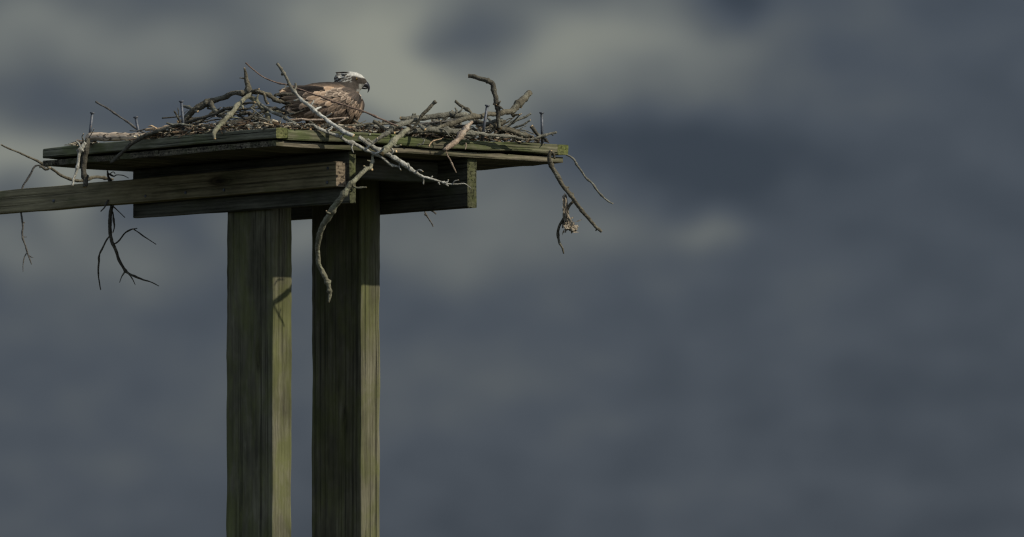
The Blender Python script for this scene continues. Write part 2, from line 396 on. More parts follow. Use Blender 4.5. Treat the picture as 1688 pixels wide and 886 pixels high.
# ------------------------------------------------------------------ sticks
def catmull(pts, n):
    out_ = []
    P_ = [pts[0] * 2 - pts[1]] + pts + [pts[-1] * 2 - pts[-2]]
    for i in range(1, len(P_) - 2):
        for k in range(n):
            t = k / n; a, b, c, d = P_[i - 1], P_[i], P_[i + 1], P_[i + 2]
            out_.append(.5 * ((2 * b) + (c - a) * t + (2 * a - 5 * b + 4 * c - d) * t * t + (3 * b - a - 3 * c + d) * t ** 3))
    out_.append(pts[-1]); return out_
def tube(bm, pts, seed, rough=.12, sides=9, knots=0, sub=5, jag=.6, flat=1.0, cutmat=1):
    """pts: list of 4-vectors (x, y, z, radius)"""
    rnd = random.Random(seed)
    cs = catmull([Vector(p) for p in pts], sub)
    n = len(cs); kn = [(rnd.uniform(.08, .95) * n, rnd.uniform(.25, .6)) for _ in range(knots)]
    rings = []; t_prev = None
    for i, c in enumerate(cs):
        p = Vector(c[:3]); r = max(c[3], .0004)
        if rough > .05:
            q0 = p * 26 + Vector((seed * 1.7, seed * .9, 0)); wa = min(r * .7, .003) * min(1, i / 4, (n - 1 - i) / 4)
            p = p + Vector((noise.noise(q0), noise.noise(q0 + Vector((9, 2, 5))), noise.noise(q0 + Vector((3, 8, 1))))) * wa * 1.5
        nx = Vector(cs[min(i + 1, n - 1)][:3]) - Vector(cs[max(i - 1, 0)][:3])
        if nx.length < 1e-7: nx = Vector((0, 0, 1))
        nx.normalize()
        if t_prev is None: t = nx.orthogonal().normalized()
        else: t = (t_prev - nx * t_prev.dot(nx)).normalized()
        t_prev = t; b = nx.cross(t)
        for (kp, ka) in kn: r *= 1 + ka * math.exp(-((i - kp) / 1.1) ** 2)
        ring = []
        for j in range(sides):
            a = 2 * math.pi * j / sides
            d = t * math.cos(a) + b * math.sin(a)
            q = p + d * r * 2
            rr = r * (1 + rough * 2.2 * noise.noise(Vector((q.x * 60 + seed, q.y * 60, q.z * 60))) + rough * rnd.uniform(-.6, .6))
            ring.append(bm.verts.new(p + t * math.cos(a) * rr + b * math.sin(a) * rr * flat))
        rings.append((ring, p, nx, r))
    for i in range(n - 1):
        A, B = rings[i][0], rings[i + 1][0]
        for j in range(sides): bm.faces.new((A[j], A[(j + 1) % sides], B[(j + 1) % sides], B[j]))
    for (ring, p, nx, r), sg in ((rings[0], -1), (rings[-1], 1)):
        for v in ring: v.co += nx * sg * r * rnd.uniform(0, jag)
        c = bm.verts.new(p + nx * sg * r * rnd.uniform(-.2, jag))
        for j in range(sides):
            f = bm.faces.new((ring[j], ring[(j + 1) % sides], c)); f.material_index = cutmat
def px2(pts, Y0, Y1):
    """pixel polyline [(px,py,rpx) or (px,py,rpx,Y)] -> 4-vectors"""
    seg = [0]
    for a, b in zip(pts, pts[1:]): seg.append(seg[-1] + math.hypot(b[0] - a[0], b[1] - a[1]))
    res = []
    for p, s_ in zip(pts, seg):
        Y = p[3] if len(p) > 3 else Y0 + (Y1 - Y0) * s_ / max(seg[-1], 1e-6)
        w = P(p[0], p[1], Y); res.append(Vector((w.x, w.y, w.z, p[2] / S)))
    return res
SEED = [100]
def stick(name, label, mat, main, Y, branches=(), knots=3, rough=.13, cut='cut', cat='stick', group='sticks of the nest', flat=1.0):
    SEED[0] += 1
    pts = px2(main, *Y); o0 = Vector(pts[0][:3])
    bm = bmesh.new()
    sh = lambda L: [Vector((*(Vector(p[:3]) - o0), p[3])) for p in L]
    tube(bm, sh(pts), SEED[0], rough, 10, knots, 6, flat=flat)
    for k, br in enumerate(branches):
        by = br[0] if isinstance(br[0], tuple) and len(br[0]) == 2 else Y
        bp = br[1:] if by is br[0] else br
        tube(bm, sh(px2(list(bp), *by)), SEED[0] * 7 + k, rough, 7, 1, 4)
    o = link(name, from_bm(bm, name), [MAT[mat], MAT[cut]], None, o0)
    tag(o, label, cat, group); return o

# -- left end
stick('driftwood', 'pale tan driftwood chunk lying along the left edge of the deck', 'drift',
      [(143, 229, 5), (150, 226, 7.2), (175, 226, 8), (205, 226, 7.5), (228, 225, 6.5), (246, 225, 5), (262, 224, 2.5)], (.74, .60), knots=0, rough=.10, cut='drift', flat=.8, cat='driftwood', group=None)
stick('stick', 'pale grey stick dangling over the left edge beside the thick dark one', 'pale',
      [(140, 236, 3), (133, 244, 3.5), (131, 256, 3), (130, 266, 2.6), (126, 281, 2.3), (122, 296, 2.2), (119, 306, 2)], (.66, .63), [((.66, .66), (134, 244, 2), (129, 236, 1.5), (124, 233, .8))])
stick('stick', 'thick dark stick hanging straight down over the left edge of the deck', 'dark',
      [(144, 230, 4), (143, 243, 5), (140, 258, 5), (138, 272, 4.8), (138, 286, 4.6), (141, 299, 4.5), (140, 308, 3)], (.70, .66), [((.70, .68), (142, 240, 1.5), (136, 230, 1.2), (135, 225, .8), (138, 221, .6)), ((.7, .68), (144, 232, 1), (150, 222, .8), (155, 213, .5))])
stick('stick', 'long thin stick reaching out level past the far left corner', 'brown',
      [(2, 239, 1.2), (16, 246, 1.5), (31, 252, 1.6), (45, 258, 1.8), (59, 265, 2), (72, 271, 2.2), (84, 278, 2.4), (100, 288, 2.5), (118, 296, 2.6), (132, 298, 2.6), (145, 296, 2.6), (158, 293, 2.8), (172, 293, 2.5), (186, 296, 2)], (1.05, 1.25), [((1.12, 1.12), (82, 277, 2), (74, 279, 2), (67, 274, 1.5), (66, 277, .8))], 4)
stick('twig', 'crooked thin twig bent over behind the side beam, its forked tip dangling below', 'thin',
      [(76, 279, 1.4), (70, 274, 1.7), (62, 273, 1.7), (56, 277, 1.8), (51, 286, 1.8), (44, 297, 1.8), (38, 307, 1.7), (34, 328, 1.6), (34, 349, 1.6), (37, 362, 1.8), (38, 375, 1.8), (37, 384, 1.6), (40, 398, 1.5), (45, 416, 1.3), (49, 428, 1.2), (52, 436, .9)], (1.480, 1.530),
      [((1.530, 1.530), (45, 416, 1), (40, 424, .9), (38, 436, .8), (38, 448, .6)), ((1.530, 1.530), (47, 421, .8), (51, 424, .7), (55, 425, .5)), ((1.530, 1.530), (39, 391, .8), (44, 391, .5)), ((1.530, 1.530), (37, 368, 1.3), (41, 367, .9))], 2)
stick('stick', 'long curved dark branch with a hooked side twig hanging below the side beam', 'dark',
      [(177, 282, 1.4), (180, 292, 2), (186, 315, 2.6), (185, 338, 3.2), (182, 356, 3.4), (181, 374, 3.2), (183, 391, 3), (188, 408, 2.8), (196, 427, 2.6), (206, 446, 2.3), (216, 454, 1.9), (232, 460, 1.6), (248, 465, 1.1), (262, 472, .6)], (1.150, 1.150),
      [((1.150, 1.300), (181, 389, 1.4), (173, 400, 1.5), (166, 415, 1.6), (163, 430, 1.6), (162, 447, 1.5), (163, 463, 1.3), (166, 478, .8)),
       ((1.150, 1.250), (186, 403, 1.2), (193, 400, 1.4), (199, 394, 1.4), (206, 385, 1.3), (216, 379, 1.2), (226, 377, .8)),
       ((1.220, 1.300), (220, 378, 1), (232, 386, 1), (245, 395, .9), (257, 403, .7)),
       ((1.150, 1.150), (207, 447, 1.2), (201, 455, 1), (197, 466, .6)), ((1.150, 1.150), (212, 452, 1), (218, 459, .9), (223, 470, .5)),
       ((1.150, 1.100), (186, 350, 1.4), (188, 362, 1.5), (189, 374, 1.4), (186, 384, .9)),
       ((1.150, 1.150), (178, 286, 1.2), (187, 291, 1.1), (192, 289, 1), (203, 290, .8), (212, 294, .6)), ((1.150, 1.150), (178, 290, 1), (186, 284, .8), (190, 287, .5))], 3)
stick('twig', 'short stub of twig poking out under the side beam left of the hanging branch', 'thin', [(178, 330, 1.4), (172, 341, 1.4), (166, 349, .9)], (1.120, 1.120), (), 1)
stick('twig', 'thin straight twig slanting out under the side beam right of the hanging branch', 'thin', [(184, 338, .9), (195, 349, .9), (206, 359, .6)], (1.140, 1.140), (), 1)
stick('twig', 'thin bare twig slanting up left behind the two shorter nails', 'thin', [(158, 168, 1.8), (172, 176, 1.5), (188, 187, 1.5), (203, 196, 1.6), (216, 206, 1.8), (230, 215, 1.8), (244, 222, 1.5)], (.86, .78), (), 2)
stick('twig', 'thin dark twig lying flat on the driftwood by the second nail', 'thin', [(214, 216, .9), (228, 216, 1.1), (240, 213, 1.2), (252, 212, 1)], (.62, .58), (), 1)
stick('stick', 'dark curved stick drooping over the left edge of the deck, right of the driftwood', 'dark',
      [(183, 268, 2.6), (192, 262, 3), (205, 249, 3.2), (220, 236, 3.3), (238, 225, 3.3), (258, 218, 3), (280, 211, 2.8), (308, 202, 2.8), (340, 193, 2.6), (364, 184, 2.5), (382, 177, 2.4), (400, 171, 2), (420, 169, 1.6)], (.55, .30), (), 3)
stick('stick', 'tan broken stick with a bare end near the third nail', 'tan', [(240, 214, 2.2), (256, 213, 2.6), (272, 211, 2.5), (290, 206, 2.3), (312, 203, 2)], (.52, .45), [((.5, .5), (258, 212, 1.5), (250, 208, 1), (244, 209, .6))], 2)
stick('twig', 'small upright dark twig just left of the third nail', 'dark', [(287, 183, 1), (292, 192, 1.6), (296, 201, 1.8), (297, 214, 1.8)], (.46, .46), [((.46, .46), (293, 194, 1), (294, 185, .9), (293, 178, .5)), ((.46, .46), (297, 204, 1), (304, 198, .8), (311, 191, .5))], 1)
stick('twig', 'short knobbly stub just right of the third nail', 'grey', [(301, 175, 2), (309, 178, 2.6), (317, 181, 2.6), (326, 184, 2)], (.50, .45), [((.5, .5), (310, 178, 1), (313, 174, .6))], 2)
stick('twig', 'flat lying twig at the foot of the third nail', 'grey', [(275, 203, 1.6), (287, 206, 2), (302, 206, 2), (318, 208, 1.5)], (.40, .38), (), 1)

# -- the arched branches
stick('stick', 'thick arched branch with an upright broken stub, left of the bird', 'brown',
      [(303, 202, 4.8), (310, 191, 5.2), (321, 181, 5.6), (334, 173, 6), (346, 168, 5.8), (360, 163, 4.6), (374, 159, 4.2), (388, 155, 4), (402, 153.5, 4), (414, 152, 4), (428, 153, 3.6), (444, 158, 3.2), (458, 165, 2.6)], (.48, .40),
      [((.40, .40), (410, 155, 5.2), (409, 144, 4.8), (406, 133, 4), (404, 122, 3), (403, 113, 1.8)), ((.4, .4), (405, 130, 1.8), (400, 128.5, 1.3), (395, 129, .6)),
       ((.44, .34), (347, 170, 4.6), (352, 181, 4), (360, 189, 3.6), (372, 194, 3)), ((.45, .45), (378, 157, 3), (383, 153, 2.6), (388, 153, 1.6)), ((.4, .36), (412, 152, 3), (419, 149, 2), (427, 147, 1))], 5)
stick('stick', 'lit grey branch slanting down to the deck edge with a blunt drooping tip', 'green',
      [(413, 156, 3.6), (402, 164, 3.8), (393, 172, 3.8), (383, 184, 3.8), (374, 195, 4), (366, 204, 4.2), (357, 214, 4.2), (353, 223, 3.6), (354, 229, 2)], (.34, .16),
      [((.3, .25), (394, 174, 2), (399, 176, 1.8), (401, 179, 1)), ((.27, .26), (374, 194, 2), (384, 194, 1.4), (394, 195, .7)), ((.24, .22), (364, 206, 1), (356, 212, .9), (336, 220, .6))], 3)
stick('stick', 'crooked branch dropping right from under the upright stub', 'green',
      [(411, 160, 3.5), (420, 166, 4), (428, 173, 4.4), (435, 181, 4.4), (440, 189, 3.8), (442, 198, 3.2), (448, 205, 2)], (.42, .36), [((.42, .40), (432, 176, 3), (444, 180, 3), (456, 184, 2.6), (468, 186, 1.6)), ((.4, .4), (422, 167, 2), (424, 160, 1.6), (426, 156, 1))], 4)
stick('twig', 'thin bridge twig running from the lit branch towards the upright stub', 'grey', [(397, 176, 1.2), (406, 172, 1.5), (415, 170, 1.6), (424, 171, 1.4)], (.36, .36), (), 1)
stick('twig', 'thin vertical twig standing under the arched branch', 'grey', [(418, 168, 1.8), (418.5, 178, 1.4), (418, 189, 1.4), (419, 199, 1.2)], (.38, .38), [((.38, .38), (418, 186, .8), (424, 193, .8), (432, 198, .6))], 2)
stick('twig', 'dark low twig lying right under the arched branch', 'dark', [(387, 188, 1.6), (396, 191, 1.8), (406, 194, 2), (418, 196, 2), (432, 199, 2.2), (448, 201, 2)], (.34, .34), [((.34, .34), (410, 194, 1.5), (411, 188, 1.4), (412, 184, .8)), ((.34, .34), (411, 189, 1), (416, 187, .6))], 2)
stick('twig', 'short curved stick hooked over the left of the wing tip', 'brown', [(422, 150, 2.4), (434, 154, 3), (446, 159, 3.2), (454, 166, 3), (464, 169, 2.4), (478, 170, 1.6)], (.33, .35), [((.33, .33), (436, 156, 2.6), (437, 164, 2.6), (441, 171, 2))], 3)
stick('stick', 'grey slanting stick crossing below the tail and ending at the near corner', 'grey',
      [(430, 172, 2), (444, 182, 2.6), (456, 187, 2.8), (468, 193, 3), (479, 200, 3.1), (490, 207, 3.2), (500, 212, 3), (512, 214, 2.2)], (.28, .12), [((.13, .1), (491, 207, 1.2), (490, 214, 1.2), (492, 220, 1), (495, 224, .6)), ((.2, .2), (468, 192, 1.5), (476, 189, 1.2), (486, 187, .7))], 3)
stick('twig', 'dark twig lying across the folded wing tips', 'dark', [(440, 176, 1.4), (452, 179, 2), (466, 183, 2), (482, 187, 1.8), (496, 184, 1.3), (503, 180, .8)], (.36, .36), [((.36, .36), (462, 181, 1.2), (470, 175, 1.2), (480, 172, .8)), ((.36, .34), (470, 184, 1.3), (478, 193, 1.2), (488, 195, .8))], 3)
stick('twig', 'thick mossy stub lying left of the bird low on the deck', 'dark', [(418, 201, 3), (432, 203, 3.6), (446, 203, 3.6), (462, 204, 3)], (.40, .36), (), 3)
stick('twig', 'pale knobbly stick lying flat on the near corner', 'pale', [(450, 207, 2.2), (464, 206.5, 2.4), (478, 206, 2.4), (492, 207, 2.2), (506, 209, 1.8)], (.16, .12), [((.14, .14), (470, 206, 1.2), (473, 201, .8))], 4)
stick('twig', 'dark bare twig sticking out left over the arch beside the tail', 'dark', [(452, 158, 2), (460, 156, 2.2), (472, 155, 2), (486, 156, 1.6)], (.50, .52), (), 2)

# -- in front of the bird
stick('stick', 'tall two-tone stick leaning across the bird, dark above and pale below', 'two_tone',
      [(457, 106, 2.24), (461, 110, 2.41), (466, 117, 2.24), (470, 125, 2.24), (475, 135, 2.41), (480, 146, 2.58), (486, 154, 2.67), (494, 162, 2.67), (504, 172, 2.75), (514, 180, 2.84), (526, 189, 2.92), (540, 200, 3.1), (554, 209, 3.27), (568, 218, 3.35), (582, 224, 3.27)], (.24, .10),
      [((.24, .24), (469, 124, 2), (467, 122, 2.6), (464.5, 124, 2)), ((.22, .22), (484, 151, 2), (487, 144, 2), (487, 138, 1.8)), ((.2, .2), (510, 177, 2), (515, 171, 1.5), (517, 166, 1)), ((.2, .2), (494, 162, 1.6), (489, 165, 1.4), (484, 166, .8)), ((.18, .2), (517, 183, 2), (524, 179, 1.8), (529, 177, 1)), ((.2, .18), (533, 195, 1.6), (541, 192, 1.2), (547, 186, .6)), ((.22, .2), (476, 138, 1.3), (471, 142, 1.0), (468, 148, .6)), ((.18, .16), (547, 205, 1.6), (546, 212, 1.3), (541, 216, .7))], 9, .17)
stick('twig', 'long thin wiry twig arching across the bird from upper left to lower right', 'wiry',
      [(405, 104, 1.3), (414, 112, 1.1), (426, 122, 1.1), (440, 131, 1.2), (458, 137, 1.2), (476, 141, 1.3), (496, 148, 1.3), (516, 155, 1.4), (540, 164, 1.4), (562, 171, 1.5), (588, 180, 1.5), (612, 190, 1.5), (636, 200, 1.5), (655, 208, 1.3)], (.34, .30), [((.31, .31), (600, 185, .8), (597, 186, .6), (593, 184.5, .5))], 3, .08)
stick('stick', 'long pale stick over the front edge with its bent start below the bird', 'pale',
      [(508, 206, 1.68), (516, 206, 2.18), (523, 211, 2.52), (532, 216, 2.6), (544, 221, 2.6), (558, 226, 2.6), (570, 232, 2.6), (588, 240, 2.6), (606, 249, 2.6), (622, 256, 2.52), (633, 263, 2.35), (644, 271, 2.18), (655, 275, 1.51)], (.10, .17), [((.12, .12), (560, 227, 1.6), (566, 222, 1.3), (570, 219, .7)), ((.14, .13), (603, 247, 1.4), (609, 241, 1.2), (617, 236, .8)), ((.12, .1), (582, 237, 1.4), (580, 245, 1.1), (583, 252, .6)), ((.11, .1), (536, 218, 1.3), (543, 212, 1.1), (551, 211, .6)), ((.13, .1), (618, 254, 1.4), (627, 251, 1.2), (634, 246, .6))], 9, .17)
stick('stick', 'long knobbly pale branch slanting down right across the dark joist', 'pale',
      [(592, 227, 3.5), (604, 235, 3.8), (617, 244, 3.8), (630, 251, 3.8), (644, 258, 3.8), (656, 265, 3.65), (669, 273, 3.34), (680, 281, 2.89), (692, 289, 2.28), (706, 294, 1.9), (718, 298, 1.67), (730, 302, 1.67), (738, 304, 1.44), (752, 304, 1.29), (766, 303, 1.06), (773, 308, 0.84), (777, 311, 0.53)], (.14, .20),
      [((.16, .15), (641, 257, 2.2), (648, 252, 2), (645, 246, 1.6), (643, 241, 1)), ((.16, .15), (648, 252, 1.8), (653, 250, 1.3)), ((.18, .18), (698, 293, 1.2), (698, 299, 1.1), (698, 304, .8)), ((.18, .18), (709, 295, 1.2), (713, 291, .9)), ((.18, .18), (733, 302, 1.3), (738, 300, 1.2), (739, 297, .8)), ((.18, .18), (723, 301, 1), (725, 305, .7)), ((.17, .16), (668, 272, 2.4), (672, 270, 2), (676, 277, 1)), ((.18, .18), (735, 304, 1.2), (739, 307, .8)), ((.17, .14), (612, 240, 1.8), (619, 233, 1.4), (622, 228, .7)), ((.17, .14), (684, 284, 1.5), (691, 281, 1.2), (697, 283, .7)), ((.18, .16), (660, 267, 1.6), (658, 275, 1.3), (661, 281, .7)), ((.19, .18), (746, 304, 1), (750, 299, .8), (756, 297, .5))], 9, .17)
stick('stick', 'long mossy branch curving down in front of the right post', 'green',
      [(618, 254, 2.4, 0.18), (615, 261, 2.4, 0.16), (614, 268, 2.6, 0.13), (610, 275, 3.2, 0.1), (602, 280, 3.6, 0.06), (590, 292, 3.8, 0.02), (577, 306, 4, 0.0), (563, 326, 4.8, 0.0), (552, 342, 5, 0.02), (543, 355, 5.2, 0.04), (534, 370, 5, 0.06), (528, 385, 4.8, 0.08), (525, 398, 4.6, 0.1), (523, 415, 4, 0.12), (525, 432, 4, 0.13), (531, 448, 4, 0.14), (537, 460, 4, 0.14), (542, 473, 3.6, 0.14), (544, 486, 3, 0.14), (542, 498, 1.8, 0.14)], (.08, .06),
      [((0.0, -0.01), (578, 305, 2), (588, 310, 1.8), (597, 310, 1.5), (604, 309, 1)), ((0.13, 0.11), (614, 270, 2), (609, 266, 1.4), (606, 265, .8)), ((0.1, 0.08), (610, 276, 2), (613, 280, 1.5)), ((0.08, 0.07), (606, 278, 2), (600, 274, 1.2)), ((0.02, 0.01), (544, 352, 2), (540, 350, 1.6), (538, 348, 1.1)), ((0.0, 0.01), (577, 306, 2.4), (580, 314, 1.6), (577, 317, 1))], 6)
stick('stick', 'short lichen covered stick with a bright broken end, leaning on the front edge', 'green', [(672, 214, 4.4), (660, 223, 4.6), (648, 234, 4.7), (638, 245, 4.6), (631, 253, 3.6)], (.20, .10), [((.13, .12), (647, 239, 1.2), (654, 242, 1.6), (661, 239, 1))], 2)
stick('stick', 'thick grey branch rising from the front edge to the right, under the slanting stick', 'grey', [(606, 243, 2.58), (613, 236, 3.96), (622, 229, 4.3), (634, 221, 4.3), (645, 213, 4.13), (656, 207, 3.78), (671, 202, 3.44), (688, 197, 2.92), (702, 194, 1.72)], (.24, .40), [((.22, .2), (614, 238, 3.4), (606, 233, 2.6), (598, 231, 1.6))], 4)
stick('twig', 'dark bare twig lying level behind the front edge, right of the bird', 'brown', [(556, 210, 1.6), (572, 208, 1.9), (588, 206, 2), (606, 205, 2), (625, 204.5, 2), (640, 205, 1.8), (656, 208, 1.4)], (.34, .40), [((.38, .38), (624, 204, 2), (624, 201, 1.8), (626, 200, 1)), ((.38, .38), (625, 205, 1.6), (627, 209, .9))], 2)
stick('twig', 'pinkish bare stick lying against the belly of the bird', 'red', [(478, 198, 1.6), (494, 197, 2), (512, 198, 2), (530, 198, 1.9), (548, 197, 1.8), (566, 195.5, 1.5), (574, 194, 1)], (.40, .40), [((.38, .38), (556, 204, 1.4), (562, 200, 1.4), (570, 195, 1))], 1, .08)

# -- right pile
stick('stick', 'plain slanting stick standing out of the pile midway along the right edge', 'brown', [(676, 216, 2), (682, 210, 2.2), (688, 201, 2.4), (697, 188, 2.9), (706, 179, 3), (713, 173, 3), (718, 168, 2.8)], (.34, .34), (), 2, .08)
stick('stick', 'straight grey stick with a cut left end, uppermost across the right pile', 'grey', [(661, 196, 3.4), (670, 195.5, 3.6), (680, 195, 3.8), (694, 194.5, 4.6), (708, 193, 4.8), (724, 191.5, 4.8), (742, 189.5, 4.6), (758, 189, 4.4), (772, 190, 3.6), (788, 192, 2.4)], (.50, .62), [((.52, .52), (681, 194, 2.4), (681, 189, 2.6), (685, 188, 1.6)), ((.56, .56), (752, 187, 2), (752, 182, 1.8), (750, 178, 1)), ((.56, .56), (755, 186, 1.6), (760, 182, 1.5), (763, 177, 1))], 4)
stick('stick', 'stout grey stick lying lowest along the right edge, beside the reddish bark', 'grey', [(664, 219, 3.6), (676, 217, 4.4), (695, 214.5, 4.7), (716, 215, 4.8), (736, 216, 4.8), (752, 218, 4.6), (768, 220, 4.2), (788, 221, 3)], (.33, .50), [((.33, .35), (700, 214, 3), (692, 207, 2.6), (686, 203, 1.8)), ((.4, .4), (719, 214, 1.8), (724, 212, 1.4), (733, 215, 1.2), (742, 226, .7))], 4)
stick('stick', 'long grey branch rising right to a thick broken end, high in the right pile', 'brown', [(716, 214, 3), (730, 209.5, 3.6), (748, 202, 4), (766, 196.5, 4.2), (784, 193, 4.3), (802, 190, 4.3), (822, 187, 4.5), (838, 184, 5), (848, 180, 5.6), (854, 174, 6.2), (861, 167, 6), (867, 161, 5.6), (873, 154, 5.2)], (.42, .74), [((.7, .68), (846, 184, 3.6), (844, 190, 3.2), (849, 190, 2), (857, 189, 1)), ((.7, .7), (843, 180, 2), (852, 177, 2.4), (860, 177, 1.2))], 3)
stick('stick', 'bent dark stick standing tall like a crook in the right pile', 'dark', [(773, 125.5, 3.2), (781, 126.5, 3.8), (790, 129, 3.8), (800, 132.5, 3.8), (808, 136, 3.8), (813, 140, 4), (815, 149, 4), (817, 161, 4), (819.5, 173, 4), (821, 185, 3.8), (821, 197, 3.6), (823, 212, 3)], (.62, .60), [((.6, .6), (821, 175, 1.8), (825, 177, 1.5), (830, 181, .8)), ((.6, .6), (818, 173, 1.6), (813, 172, 1)), ((.6, .6), (822, 172, 1.6), (825, 167, .8))], 4)
stick('stick', 'short thin stick slanting above the cut grey stick', 'brown', [(751, 167.5, 2.4), (759, 174, 2.4), (767, 180.5, 2.4), (774, 186, 2.2), (782, 192, 1.8)], (.70, .68), (), 2)
stick('stick', 'stub of a stick drooping right at the end of the right pile', 'brown', [(826, 213, 3), (836, 214.5, 3.4), (848, 217, 3.4), (860, 221, 3.4), (872, 223.5, 3)], (.60, .66), (), 2)
stick('stick', 'thin pale ended stick pointing right beyond the last nail', 'grey', [(874, 230, 1.8), (882, 229, 2), (892, 225, 2.1), (903, 222, 2), (911, 220, 2), (917, 218.5, 1.6)], (.68, .72), [((.7, .7), (909, 221, 1.2), (912, 224, .7))], 2)
stick('stick', 'short stick end leaning left at the foot of the last nail', 'dark', [(876, 209, 3.2), (881, 217, 3.4), (886, 223, 3.2), (895, 229, 2.6), (903, 233, 1.6)], (.70, .72), (), 1)
for i, (a, lab) in enumerate((
    ([(784, 219, 2.6), (800, 222, 2.9), (822, 224, 2.8), (846, 226, 2.4), (864, 230, 1.6)], 'grey stick lying flat on the deck between the fourth nail and the stick end'),
    ([(786, 209, 2.6), (800, 206, 3), (816, 202, 3), (828, 198, 2.2)], 'short grey stick wedged under the foot of the bent crook'),
    ([(790, 215, 2.4), (806, 211, 2.8), (822, 206, 2.8), (832, 200, 2)], 'knobbly stick crossing just behind the fourth nail'),
    ([(778, 203, 3), (792, 202, 3.3), (808, 206, 3.2), (822, 213, 2.8), (832, 221, 2)], 'dark stick sloping down right behind the fourth nail'),
    ([(742, 205, 2.4), (756, 208, 2.8), (772, 212, 2.8), (790, 218, 2.2)], 'stick buried behind the reddish bark'),
    ([(836, 223, 2.2), (852, 224, 2.6), (870, 227, 2.5), (886, 231, 2)], 'low stick under the drooping stub near the last nail'),
    ([(690, 205.5, 1.1), (704, 203, 1.3), (720, 201, 1.4), (738, 199.5, 1.3), (754, 197, 1)], 'thin dark twig showing in the gap beneath the cut grey stick'))):
    stick('stick', lab, ('grey', 'grey', 'brown', 'dark', 'dark', 'brown', 'thin')[i], a, ((.50, .62), (.62, .66), (.58, .64), (.66, .64), (.56, .58), (.68, .74), (.5, .52))[i], (), 3)
stick('twig', 'small dark twig standing upright in the gap of the right pile', 'dark', [(725, 211, 1.4), (725, 205, 1.6), (726, 200, 1.4)], (.48, .48), (), 1)
stick('bark', 'reddish flaking length of bark jutting over the right edge', 'red', [(777, 203, 3.5), (771, 210, 5.5), (765, 218, 6), (757, 227, 6.4), (748, 235, 6.6), (740, 241, 6.2), (733, 247, 4.2)], (.46, .32), [((.33, .32), (768, 236, .8), (768, 242, .8), (767, 247, .5))], 3, .2, 'red', 'bark', None, .7)
stick('twig', 'thin reddish twig dangling from the reddish bark over the dark joist', 'red', [(735, 249, 1), (738, 257, 1.2), (743, 266, 1.3), (747, 275, 1.3), (752, 285, 1)], (.33, .36), (), 1, .08)
stick('twig', 'curled pale twig clinging to the right edge left of the reddish bark', 'tan', [(707, 242, 1.2), (709, 237, 1), (714, 233, .9), (720, 231, .9), (728, 229, .7)], (.36, .38), (), 1)
stick('twig', 'small kinked dark twig hanging on the right edge below the stout grey stick', 'grey', [(687, 241, .9), (691, 238, 1), (696, 239, 1), (699, 231, .9), (694, 228, .6)], (.33, .33), (), 1)
stick('twig', 'thin forked twig hanging below the far joist at right', 'thin', [(698, 340, 1.2), (700, 349, 1.2), (703, 356, 1.6), (707, 361, 1.2), (711, 367, 1.1), (714, 374, .9)], (1.4, 1.4), [((1.4, 1.4), (701, 356, 1), (700, 352, .6))], 2)
stick('twig', 'short thick stub poking out below the far joist at right', 'thin', [(704, 340, 1.6), (712, 347, 1.8), (719, 353, 1.2)], (1.42, 1.42), (), 1)
stick('stick', 'sturdy forked branch hanging down from the right corner of the deck', 'brown',
      [(908, 249, 2.4), (905, 256, 3), (905, 264, 3.6), (909, 273, 3.8), (914, 282, 4), (921, 294, 4), (928, 306, 3.8), (939, 319, 3.6), (948, 332, 3.4), (957, 344, 3.1), (967, 357, 3), (979, 371, 2.8), (985, 377, 2.8), (991, 382, 2.2)], (.66, .70),
      [((.70, .70), (946, 332, 2.2), (940, 339, 2.3), (934, 350, 2.3), (927, 363, 2.3), (921, 377, 2.3), (920, 388, 2.2), (923, 400, 2), (927, 410, 1.8), (929, 418, 1.4)), ((.68, .68), (929, 309, 2), (934, 310, 1.8), (938, 309, 1)), ((.66, .67), (908, 250, 1.8), (913, 254, 1.8), (914, 262, 1.4)), ((.7, .7), (984, 377, 1.4), (982, 381, 1))], 4)
stick('twig', 'thin grey twig trailing down beyond the right corner of the deck', 'grey', [(933, 255, 1.5), (940, 259, 1.7), (946, 265, 1.7), (950, 273, 1.7), (957, 282, 1.7), (967, 293, 1.7), (976, 303, 1.6), (986, 316, 1.6), (996, 326, 1.5), (1003, 333, 1.4), (1010, 336, 1.2)], (.86, .82), (), 4, .08)

# tangled thin twigs, too alike to tell apart
def tangle(n, seed, x0, x1, ylo, yhi, Yo, lab, group, mats):
    rnd = random.Random(seed)
    for k in range(n):
        cx = rnd.uniform(x0, x1); Y = edgeY(cx) + rnd.uniform(*Yo); L_ = rnd.uniform(16, 44)
        hi = prof(cx); cy = hi + rnd.uniform(ylo, yhi); a = rnd.gauss(0, .38); bend = rnd.gauss(0, 4); r = rnd.choice((.8, 1, 1.2, 1.5, 2, 2.6))
        pts = []
        for t in (-1, -.6, -.2, .2, .6, 1):
            pts.append((cx + t * L_ * math.cos(a), cy + t * L_ * math.sin(a) + bend * (t * t - .4) + rnd.gauss(0, .9), r * (1 - .25 * t)))
        br = []
        if rnd.random() < .7:
            p = pts[rnd.choice((2, 3, 4))]; sgn = rnd.choice((-1, -1, 1)); br = [((Y, Y), (p[0], p[1], r * .7), (p[0] + 5, p[1] + sgn * 4, r * .55), (p[0] + rnd.uniform(7, 15), p[1] + sgn * rnd.uniform(6, 11), r * .3))]
        stick('twig', lab, rnd.choice(mats), pts, (Y, Y + rnd.uniform(-.06, .06)), br, 2, .16, group=group)
def edgeY(px):
    X = (px - 455) / S
    return X * math.tan(ANG_U) if X > 0 else -X / math.tan(ANG_U)
PROF = [(120, 236), (150, 233), (215, 226), (245, 219), (290, 212), (320, 206), (350, 205), (400, 201), (450, 203), (500, 206), (560, 208), (600, 209), (640, 213), (690, 214), (720, 213), (780, 209), (830, 213), (870, 224), (905, 231), (925, 236)]
